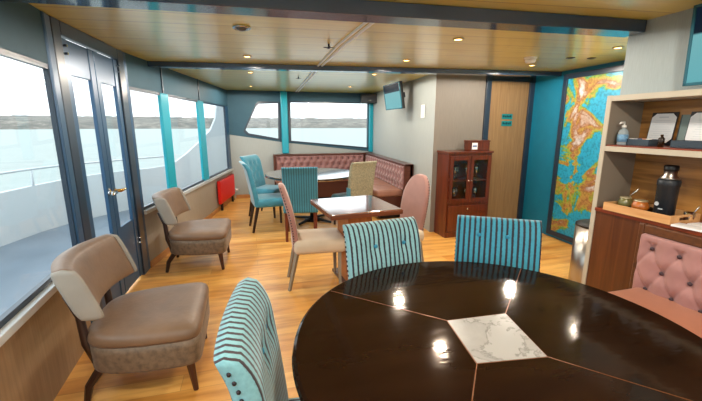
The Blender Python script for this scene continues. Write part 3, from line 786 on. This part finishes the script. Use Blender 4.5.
# near booth bench with tufted back panel, right of the near table
b = thing('booth_bench', 'dusty pink buttoned booth bench with a salmon seat below the wooden counter, at right', 'bench', (2.40, 1.66, 0), radians(-90))
bm, pts = tuft_panel(.035, 1.385, .40, .80, .06, 3, 9, .6, True, 150, 56, .4)
pts2 = pts
obj('back_cushion', bm, plain('light pink velvet', (170, 124, 120), .6, sheen=.4, var=.08, vscale=10), b, smooth=True)
for a, c in pts: obj('button', ball(.013, (a, -.042, c), (1, .6, 1)), BTN, b, smooth=True)
bm = B((0, .035, -.03, -.001, .40, .86), (.035, 1.42, -.03, -.001, .80, .86))
obj('back_moulding', bm, WALNUTX, b, bevel=.008)
obj('seat_cushion', rbox(1.34, .50, .09, .025, (.73, -.25, .405)), SALMON, b, smooth=True)
obj('seat_base', B((.08, 1.40, -.44, -.001, 0, .36)), WALNUT, b)

# ------------------------------------------------------------------ shelf unit
sh = thing('shelf_unit', 'built-in wall shelf unit with putty coloured edges and a zebrano back, above the booth bench', 'shelf unit', (2.40, 2.02, 0))
y0, y1 = -1.80, 0
obj('side_panel', B((0, .30, -.028, 0, 0, 1.665)), PUTTY2, sh)
obj('side_edge', B((-.006, .001, -.030, .002, 0, 1.667)), PUTTY, sh)['label'] = 'pale putty edge strip'
obj('top_board', B((-.006, .31, y0, -.028, 1.630, 1.665)), PUTTY, sh)
obj('shelf_board', B((.008, .31, y0, -.028, 1.300, 1.335)), TRIMW, sh)
obj('shelf_edge', B((-.006, .008, y0, -.028, 1.292, 1.326)), PUTTY, sh)['label'] = 'pale putty shelf edge'
obj('back_panel', B((.30, .312, y0, -.028, .87, 1.63)), ZEBRA, sh)
obj('counter_top', B((-.012, .31, y0, -.028, .862, .885)), TRIMW, sh)
obj('lower_panel', B((.001, .03, y0, -.028, 0, .862)), WALNUT, sh)
NL = 2.40

# sanitiser
t = thing('sanitizer_bottle', 'clear pump sanitizer bottle with a blue label at the left end of the upper shelf', 'bottle', (2.475, 1.935, 1.335))
obj('bottle', lathe([(0, 0), (.028, 0), (.031, .006), (.031, .085), (.024, .102), (.012, .110), (.012, .118), (0, .118)], 20), plain('clear gel', (150, 162, 166), .15, spec=.6), t, smooth=True)
obj('label', lathe([(.0316, .022), (.0322, .022), (.0322, .072), (.0316, .072)], 20), plain('blue white label', (110, 156, 190), .4, var=.3, vscale=60), t, smooth=True)
bm = lathe([(0, .118), (.014, .118), (.014, .132), (.005, .134), (.005, .150), (0, .150)], 14)
loft([(0, 0, .152), (-.035, 0, .150), (-.042, 0, .142)], [.008, .006, .004], 8, bm=bm)
obj('pump', bm, WHITEP, t, smooth=True)

# menus on clipboards, lean against the back
MTXT = plain('faint print', (206, 211, 218), .6)
def menu(y, w, label):
    t = thing('menu_board', label, 'menu', (2.665, y, 1.336), 0, 'menus on the upper shelf')
    t.rotation_euler = (0, radians(7), 0)
    hw, h = w / 2, .222
    obj('backing_board', B((-.001, .006, -hw - .004, hw + .004, 0.0, h - .004)), plain('black board', (28, 28, 36), .4), t)
    c = .026
    oc = [(-hw + c, .018), (hw - c, .018), (hw, .018 + c), (hw, h - .012 - c), (hw - c, h - .012), (-hw + c, h - .012), (-hw, h - .012 - c), (-hw, .018 + c)]
    obj('menu_sheet', prism(oc, -.003, -.001, axis='X'), PAPER, t)
    bm = bmesh.new(); B((-.0036, -.003, -.03, .03, h - .040, h - .032), bm=bm)
    for k in range(9):
        z = h - .058 - k * .0145; l = .045 + .02 * ((k * 7) % 3) / 2
        B((-.0036, -.003, -l, l, z, z + .0018), bm=bm)
    obj('print', bm, MTXT, t)['label'] = 'rows of faint printed text'
menu(1.835, .152, 'white menu sheet with cut corners on a black board, left one on the upper shelf')
menu(1.585, .19, 'white menu sheet with cut corners on a black board, right one on the upper shelf')
t = thing('grey_folder', 'grey green upright folder between the two menu boards', 'folder', (2.68, 1.69, 1.336)); t.rotation_euler = (0, radians(5), 0)
obj('cover', B((0, .010, -.045, .045, 0, .20)), plain('grey green card', (112, 130, 128), .5), t, bevel=.002)
obj('spine', B((-.001, .011, .045, .05, 0, .20)), plain('dark card spine', (60, 70, 72), .5), t)
for y, l, lb in ((1.845, .17, 'slate blue open box under the left menu on the upper shelf'), (1.49, .28, 'slate blue open box under the right menu on the upper shelf')):
    t = thing('slate_box', lb, 'box', (2.53, y, 1.336), 0, 'slate boxes on the upper shelf')
    a, d_ = l / 2, .055
    bm = B((-d_, d_, -a, a, 0, .006), (-d_, -d_ + .006, -a, a, .006, .042), (d_ - .006, d_, -a, a, .006, .042), (-d_ + .006, d_ - .006, -a, -a + .006, .006, .042), (-d_ + .006, d_ - .006, a - .006, a, .006, .042))
    obj('box_body', bm, plain('slate blue card', (44, 58, 70), .45), t, bevel=.001)
    obj('inner_lining', B((-d_ + .007, d_ - .007, -a + .007, a - .007, .006, .008)), BLACKP, t)
for k, (y, c, lb) in enumerate(((1.90, (232, 232, 230), 'white sachet standing in the left slate box'), (1.865, (200, 204, 210), 'pale grey sachet in the left slate box'), (1.84, (52, 78, 120), 'blue sachet in the left slate box'), (1.81, (214, 150, 120), 'salmon sachet in the left slate box'), (1.785, (236, 232, 226), 'cream sachet at the right end of the left slate box'))):
    o = obj('sachet', B((-.02, .02, -.016, .016, 0, .004)), plain('sachet paper %d' % k, c, .5), None); o.location = (2.51, y, 1.372); o.rotation_euler = (0, radians(-65 - 4 * k), .1 * k)
    o.location.z = 1.362; tag(o, lb, 'sachet', 'sachets in the left slate box')
o = obj('amber_bottle', lathe([(0, 0), (.016, 0), (.017, .05), (.008, .062), (.008, .075), (0, .075)], 14), plain('dark amber glass', (44, 28, 18), .15), None, smooth=True)
o.location = (2.49, 1.695, 1.336); tag(o, 'small dark bottle between the two slate boxes', 'bottle')

# tray with mate gourds and thermos
t = thing('wooden_tray', 'light wooden tray with a cut handle on the counter below the shelf', 'tray', (2.505, 1.71, .886))
a, d_ = .215, .125
obj('tray_base', B((-d_ + .012, d_ - .012, -a + .012, a - .012, 0, .008)), plain('dark red tray lining', (84, 38, 28), .4), t)
bm = B((-d_, -d_ + .012, -a, a, 0, .052), (d_ - .012, d_, -a, a, 0, .052), (-d_ + .012, d_ - .012, a - .012, a, 0, .052),
       (-d_ + .012, d_ - .012, -a, -a + .012, 0, .018), (-d_ + .012, d_ - .012, -a, -a + .012, .040, .052), (-d_ + .012, -.05, -a, -a + .012, .018, .040), (.05, d_ - .012, -a, -a + .012, .018, .040))
obj('tray_rim', bm, TRAYW, t)
t = thing('thermos', 'black thermos flask with a steel shoulder standing in the wooden tray', 'thermos', (2.53, 1.635, .895))
obj('body', lathe([(0, 0), (.051, 0), (.055, .006), (.055, .195), (.059, .202), (.059, .232), (.053, .242), (0, .242)], 32), plain('hammered black enamel', (28, 34, 40), .38, bump=.3, bscale=120), t, smooth=True)
obj('steel_neck', lathe([(.051, .242), (.047, .252), (.034, .268), (.034, .295), (0, .295)], 28), STEEL, t, smooth=True)
obj('cap', lathe([(0, .295), (.036, .295), (.038, .302), (.038, .324), (.032, .330), (0, .330)], 28), BLACKP, t, smooth=True)
bm = bmesh.new(); loft([(-.0535, .012, .085), (-.0580, .012, .085)], .013, 14, bm=bm)
obj('emblem', bm, plain('silver emblem', (190, 196, 200), .4), t)['label'] = 'small round silver emblem'
obj('emblem_bar', B((-.0575, -.0500, -.024, .0, .052, .058)), MATS['silver emblem'], t)
for y, x, r_, c, cv, lb in ((1.865, 2.50, .044, (112, 108, 62), 'olive', 'small olive mate gourd with a pale rim, left in the wooden tray'), (1.755, 2.49, .049, (176, 98, 34), 'orange', 'orange brown mate gourd beside the thermos in the tray')):
    t = thing('mate_gourd', lb, 'mate gourd', (x, y, .895), 0, 'mate gourds in the tray')
    obj('gourd', lathe([(0, 0), (r_ * .5, .0), (r_ * .95, .025), (r_ * 1.02, .048), (r_ * .8, .074), (r_ * .62, .080), (r_ * .55, .070), (0, .064)], 24), plain(cv + ' gourd', c, .25, var=.35, vscale=40, coat=.5), t, smooth=True)
    obj('metal_rim', lathe([(r_ * .64, .076), (r_ * .78, .077), (r_ * .76, .085), (r_ * .64, .085)], 24), plain('pale rim', (208, 196, 160), .3, metal=.6), t, smooth=True)
o = obj('metal_straw', loft([(0, 0, .0), (.01, -.065, .085)], [.004, .005], 8), CHROME, None, smooth=True); o.location = (2.50, 1.86, .965)
tag(o, 'metal drinking straw slanting out of the olive gourd', 'straw')
t = thing('metal_cup', 'small steel cup in the tray behind the thermos', 'cup', (2.575, 1.52, .895))
obj('cup', lathe([(0, 0), (.024, 0), (.03, .05), (.028, .05), (.022, .004), (0, .004)], 20), CHROME, t, smooth=True)
obj('spoon', loft([(0, 0, .01), (-.012, -.05, .10)], [.003, .004], 8), CHROME, t, smooth=True)
o = obj('dark_pouch', rbox(.06, .07, .03, .014, (0, 0, .015)), plain('dark pouch leather', (36, 26, 24), .5), None, smooth=True); o.location = (2.45, 1.475 + .06, .895 + .0); o.location = (2.58, 1.78, .895)
tag(o, 'dark pouch lying in the tray behind the gourds', 'pouch')
for k, (x, y, r_, lb) in enumerate(((2.42, 1.40, 8, 'white booklet lying flat on the counter front, right of the tray'), (2.52, 1.38, -4, 'white booklet farther back on the counter, right of the tray'))):
    o = obj('booklet', B((-.045, .045, -.085, .085, 0, .012)), PAPER, None, bevel=.001); o.location = (x, y, .886 + .0); o.rotation_euler = (0, 0, radians(r_))
    tag(o, lb, 'booklet', 'booklets on the counter')

# near and far televisions: emissive screens, dark above and pale teal below
def screen_mat():
    m, t, b = base('two tone emissive screen')
    c = node(t, 'ShaderNodeTexCoord'); sp = node(t, 'ShaderNodeSeparateXYZ'); t.links.new(c.outputs['Object'], sp.inputs[0])
    r = node(t, 'ShaderNodeValToRGB'); e = r.color_ramp.elements
    f = math_node(t, 'ADD', sp.outputs['Z'], .5)
    e[0].position = 0; e[0].color = lin((96, 190, 200)); e[1].position = .555; e[1].color = lin((130, 200, 205))
    q = e.new(.565); q.color = lin((10, 26, 44)); q = e.new(1); q.color = lin((14, 40, 58))
    t.links.new(f, r.inputs[0]); t.links.new(r.outputs[0], b.inputs['Emission Color']); b.inputs['Emission Strength'].default_value = .38
    b.inputs['Base Color'].default_value = lin((14, 18, 22)); b.inputs['Roughness'].default_value = .15; b.inputs['Specular IOR Level'].default_value = .15
    return m
SCR = screen_mat()
def tv(label, loc, rz, w, h, tilt, arm):
    t = thing('television', label, 'television', loc, rz)
    t.rotation_euler = (radians(tilt), 0, rz)
    obj('casing', B((-w / 2, w / 2, 0, .045, -h / 2, h / 2)), BLACKP, t, bevel=.006)
    obj('bezel', B((-w / 2, w / 2, -.012, 0, -h / 2, -h / 2 + .016), (-w / 2, w / 2, -.012, 0, h / 2 - .014, h / 2), (-w / 2, -w / 2 + .014, -.012, 0, -h / 2, h / 2), (w / 2 - .014, w / 2, -.012, 0, -h / 2, h / 2)), plain('bezel with painted teal light', (30, 92, 108), .25, spec=.7), t)  # teal light on the frame edge is put into the bezel colour
    obj('screen', B((-w / 2 + .012, w / 2 - .012, -.006, .0, -h / 2 + .014, h / 2 - .012)), SCR, t)
    obj('wall_bracket', B((-.05, .05, .045, arm, -.04, .04)), BLACKM, t)
tv('small television tilted down on the pale wall above the far tufted bench', (2.15, 5.40, 1.90), radians(-90), .66, .39, 9, .19)
tv('television at the right edge of the view, on the grey wall above the shelf unit', (2.38, 1.17, 1.895), radians(-90), .78, .42, 3, .13)

# speaker, notice, thermostat-like items
t = thing('wall_speaker', 'small black speaker hung in the far corner above the right end of the wide window', 'speaker', (2.40, 7.34, 2.0), radians(-8))
obj('cabinet', B((-.17, .17, -.09, .09, -.09, .09)), BLACKP, t, bevel=.012)
obj('grille', B((-.16, .16, -.098, -.089, -.08, .08)), plain('dark grille', (40, 44, 50), .5), t)
obj('badge', B((-.03, .03, -.101, -.097, -.045, -.03)), CHROME, t)
obj('bracket', loft([(0, .05, .07), (0, .16, .10)], .015, 8), BLACKM, t)
t = thing('wall_notice', 'white paper notice fixed to the pale wall right of the far television', 'notice', (2.368, 4.78, 1.66), radians(-90) - .065)
obj('sheet', B((-.065, .065, -.004, 0, -.09, .09)), WHITEP, t)
bm = bmesh.new()
for k in range(6): B((-.045, .045, -.006, -.004, .06 - k * .024, .066 - k * .024), bm=bm)
obj('print', bm, MTXT, t)
for k, (z, lb) in enumerate(((1.585, 'upper teal sign plate on the tan cabin door'), (1.49, 'lower teal sign plate on the tan cabin door'))):
    t = thing('door_sign', lb, 'sign', (3.46, 4.388, z), 0, 'teal plates on the cabin door')
    obj('plate', B((-.085, .085, -.004, 0, -.035, .035)), SIGN, t)
    bm = bmesh.new()
    for q in range(5): B((-.068 + q * .028, -.048 + q * .028, -.006, -.004, -.012, .012 if q % 2 else .018), bm=bm)
    obj('lettering', bm, SIGNI, t)

# map
t = thing('wall_map', 'tall framed relief map of channels and mountains on the teal wall', 'map', (3.775, 2.86, 0), radians(-90) - .047)
wm = .90
obj('print', B((-wm, wm, -.015, -.003, .10, 2.02)), map_mat(), t)
obj('map_frame', B((-wm - .06, -wm, -.035, -.001, .04, 2.08), (wm, wm + .06, -.035, -.001, .04, 2.08), (-wm, wm, -.035, -.001, 2.02, 2.08), (-wm, wm, -.035, -.001, .04, .10)), FRAME_DK, t, bevel=.004)

# bin
t = thing('waste_bin', 'round steel waste bin with a black lid, behind the shelf unit side panel', 'bin', (2.93, 2.42, 0))
obj('bin_body', lathe([(0, .015), (.145, .015), (.15, .03), (.15, .585), (0, .585)], 36), STEEL, t, smooth=False)
for f in t.children[0].data.polygons: f.use_smooth = True
obj('lid', lathe([(.0, .622), (.12, .618), (.15, .604), (.153, .585), (.11, .585)], 36), BLACKP, t, smooth=True)
obj('base_ring', lathe([(0, 0), (.15, 0), (.15, .015), (0, .015)], 36), BLACKP, t)

# radiator
dC = Vector((W3[0] - W2[0], W3[1] - W2[1])).normalized(); angC = atan2(dC.y, dC.x)
pm = Vector(W2) + dC * (tC(6.93)); nC = Vector((dC.y, -dC.x))
t = thing('radiator', 'bright red flat panel radiator on the left wall near the far corner', 'radiator', (pm.x + nC.x * .02, pm.y + nC.y * .02, 0), angC)
obj('panel', B((-.50, .50, -.06, -.005, .13, .53)), WRED, t, bevel=.012)
obj('top_grille', B((-.48, .48, -.055, -.012, .53, .536)), plain('dark red grille', (130, 16, 14), .4), t)
bm = bmesh.new()
for k in range(16): B((-.47 + k * .06, -.445 + k * .06, -.064, -.059, .16, .50), bm=bm)
obj('ribs', bm, WRED, t, bevel=.002)
for sx in (-.38, .38): obj('foot', B((sx - .02, sx + .02, -.05, -.015, 0, .13)), BLACKM, t)
bm = loft([(.50, -.03, .20), (.545, -.03, .20)], .012, 8); obj('valve_pipe', loft([(.54, -.03, 0), (.54, -.03, .22)], .010, 8, bm=bm), CHROME, t, smooth=True)
obj('valve_knob', loft([(.54, -.06, .20), (.54, -.115, .20)], [.026, .022], 14), WHITEP, t, smooth=True)

# ------------------------------------------------------------------ glass cabinet
t = thing('display_cabinet', 'mahogany display cabinet with two glazed doors against the taupe wall', 'cabinet', (2.41, 4.09, 0))
w_, dp, h_ = .635, .29, 1.11
bm = B((0, .02, 0.0, dp, 0, h_), (w_ - .02, w_, 0, dp, 0, h_), (.02, w_ - .02, dp - .012, dp, 0, h_), (.02, w_ - .02, 0.0, dp - .012, 0, .07), (.02, w_ - .02, 0.012, dp - .012, .44, .46), (.02, w_ - .02, .012, dp - .012, h_ - .02, h_), (.02, w_ - .02, 0, .012, h_ - .03, h_), (.02, w_ - .02, 0, .012, .43, .47))
obj('carcass', bm, MAHOG, t)
obj('cabinet_top', B((-.015, w_ + .012, -.02, dp, h_, h_ + .028)), MAHOG, t, bevel=.006)
obj('shelf_board', B((.02, w_ - .02, .03, dp - .012, .745, .757)), MAHOG, t)
obj('plinth', B((-.004, w_ + .004, -.006, .0, 0, .075)), MAHOG, t)
for k in range(2):
    a = .022 + k * (w_ / 2 - .02); b_ = a + w_ / 2 - .024
    d = obj('door', B((a, a + .045, -.018, -.001, .47, h_ - .03), (b_ - .045, b_, -.018, -.001, .47, h_ - .03), (a + .045, b_ - .045, -.018, -.001, .47, .525), (a + .045, b_ - .045, -.018, -.001, h_ - .085, h_ - .03)), MAHOG, t, bevel=.003)
    obj('glass_pane', B((a + .043, b_ - .043, -.011, -.008, .523, h_ - .083)), CLEAR, d)
    kx = b_ - .02 if k == 0 else a + .02
    obj('knob', ball(.011, (kx, -.028, .76)), CHROME, d, smooth=True)
    d = obj('lower_door', B((a, b_, -.018, -.001, .08, .43)), MAHOG, t, bevel=.004)
obj('drawer_front', B((.022, w_ - .022, -.024, -.018, .34, .43)), MAHOG, t, bevel=.003)
obj('knob', ball(.012, (.30, -.032, .385)), CHROME, t, smooth=True)
gl0 = None
SHINE = glass_mat('stemware glass', (.80, .86, .90), .05, 2.4)
for k, (zz, rowname) in enumerate(((.460, 'lower shelf'), (.757, 'upper shelf'))):
    for i in range(6):
        x = 2.41 + .085 + i * .072 + (.035 if i > 2 else 0); y = 4.09 + (.10 if i % 2 else .17)
        o = obj('wine_glass', lathe([(0, 0), (.028, 0), (.028, .003), (.004, .007), (.004, .07), (.02, .082), (.032, .11), (.033, .15), (.028, .185), (.0265, .185), (.031, .15), (.030, .112), (.018, .086), (0, .078)], 14), SHINE, None, smooth=True) if gl0 is None else gl0.copy()
        if gl0 is None: gl0 = o
        else: COL.objects.link(o)
        o.location = (x, y, zz); tag(o, 'clear stemmed glass, %s, on the %s of the mahogany cabinet' % (('leftmost', 'second from the left', 'third from the left', 'third from the right', 'second from the right', 'rightmost')[i], rowname), 'glass', 'stemmed glasses on the %s of the cabinet' % rowname)
t = thing('wooden_box', 'reddish wooden box with a white label on top of the display cabinet', 'box', (2.88, 4.20, 1.139))
obj('box_body', B((-.14, .14, -.08, .08, 0, .115)), MAHOG, t, bevel=.004)
obj('lid', B((-.145, .145, -.085, .085, .115, .135)), MAHOG, t, bevel=.004)
obj('label_card', B((-.125, -.045, -.083, -.080, .02, .105)), PAPER, t)
obj('label_print', B((-.115, -.055, -.0845, -.083, .05, .075)), plain('blue print', (110, 130, 170), .5), t)
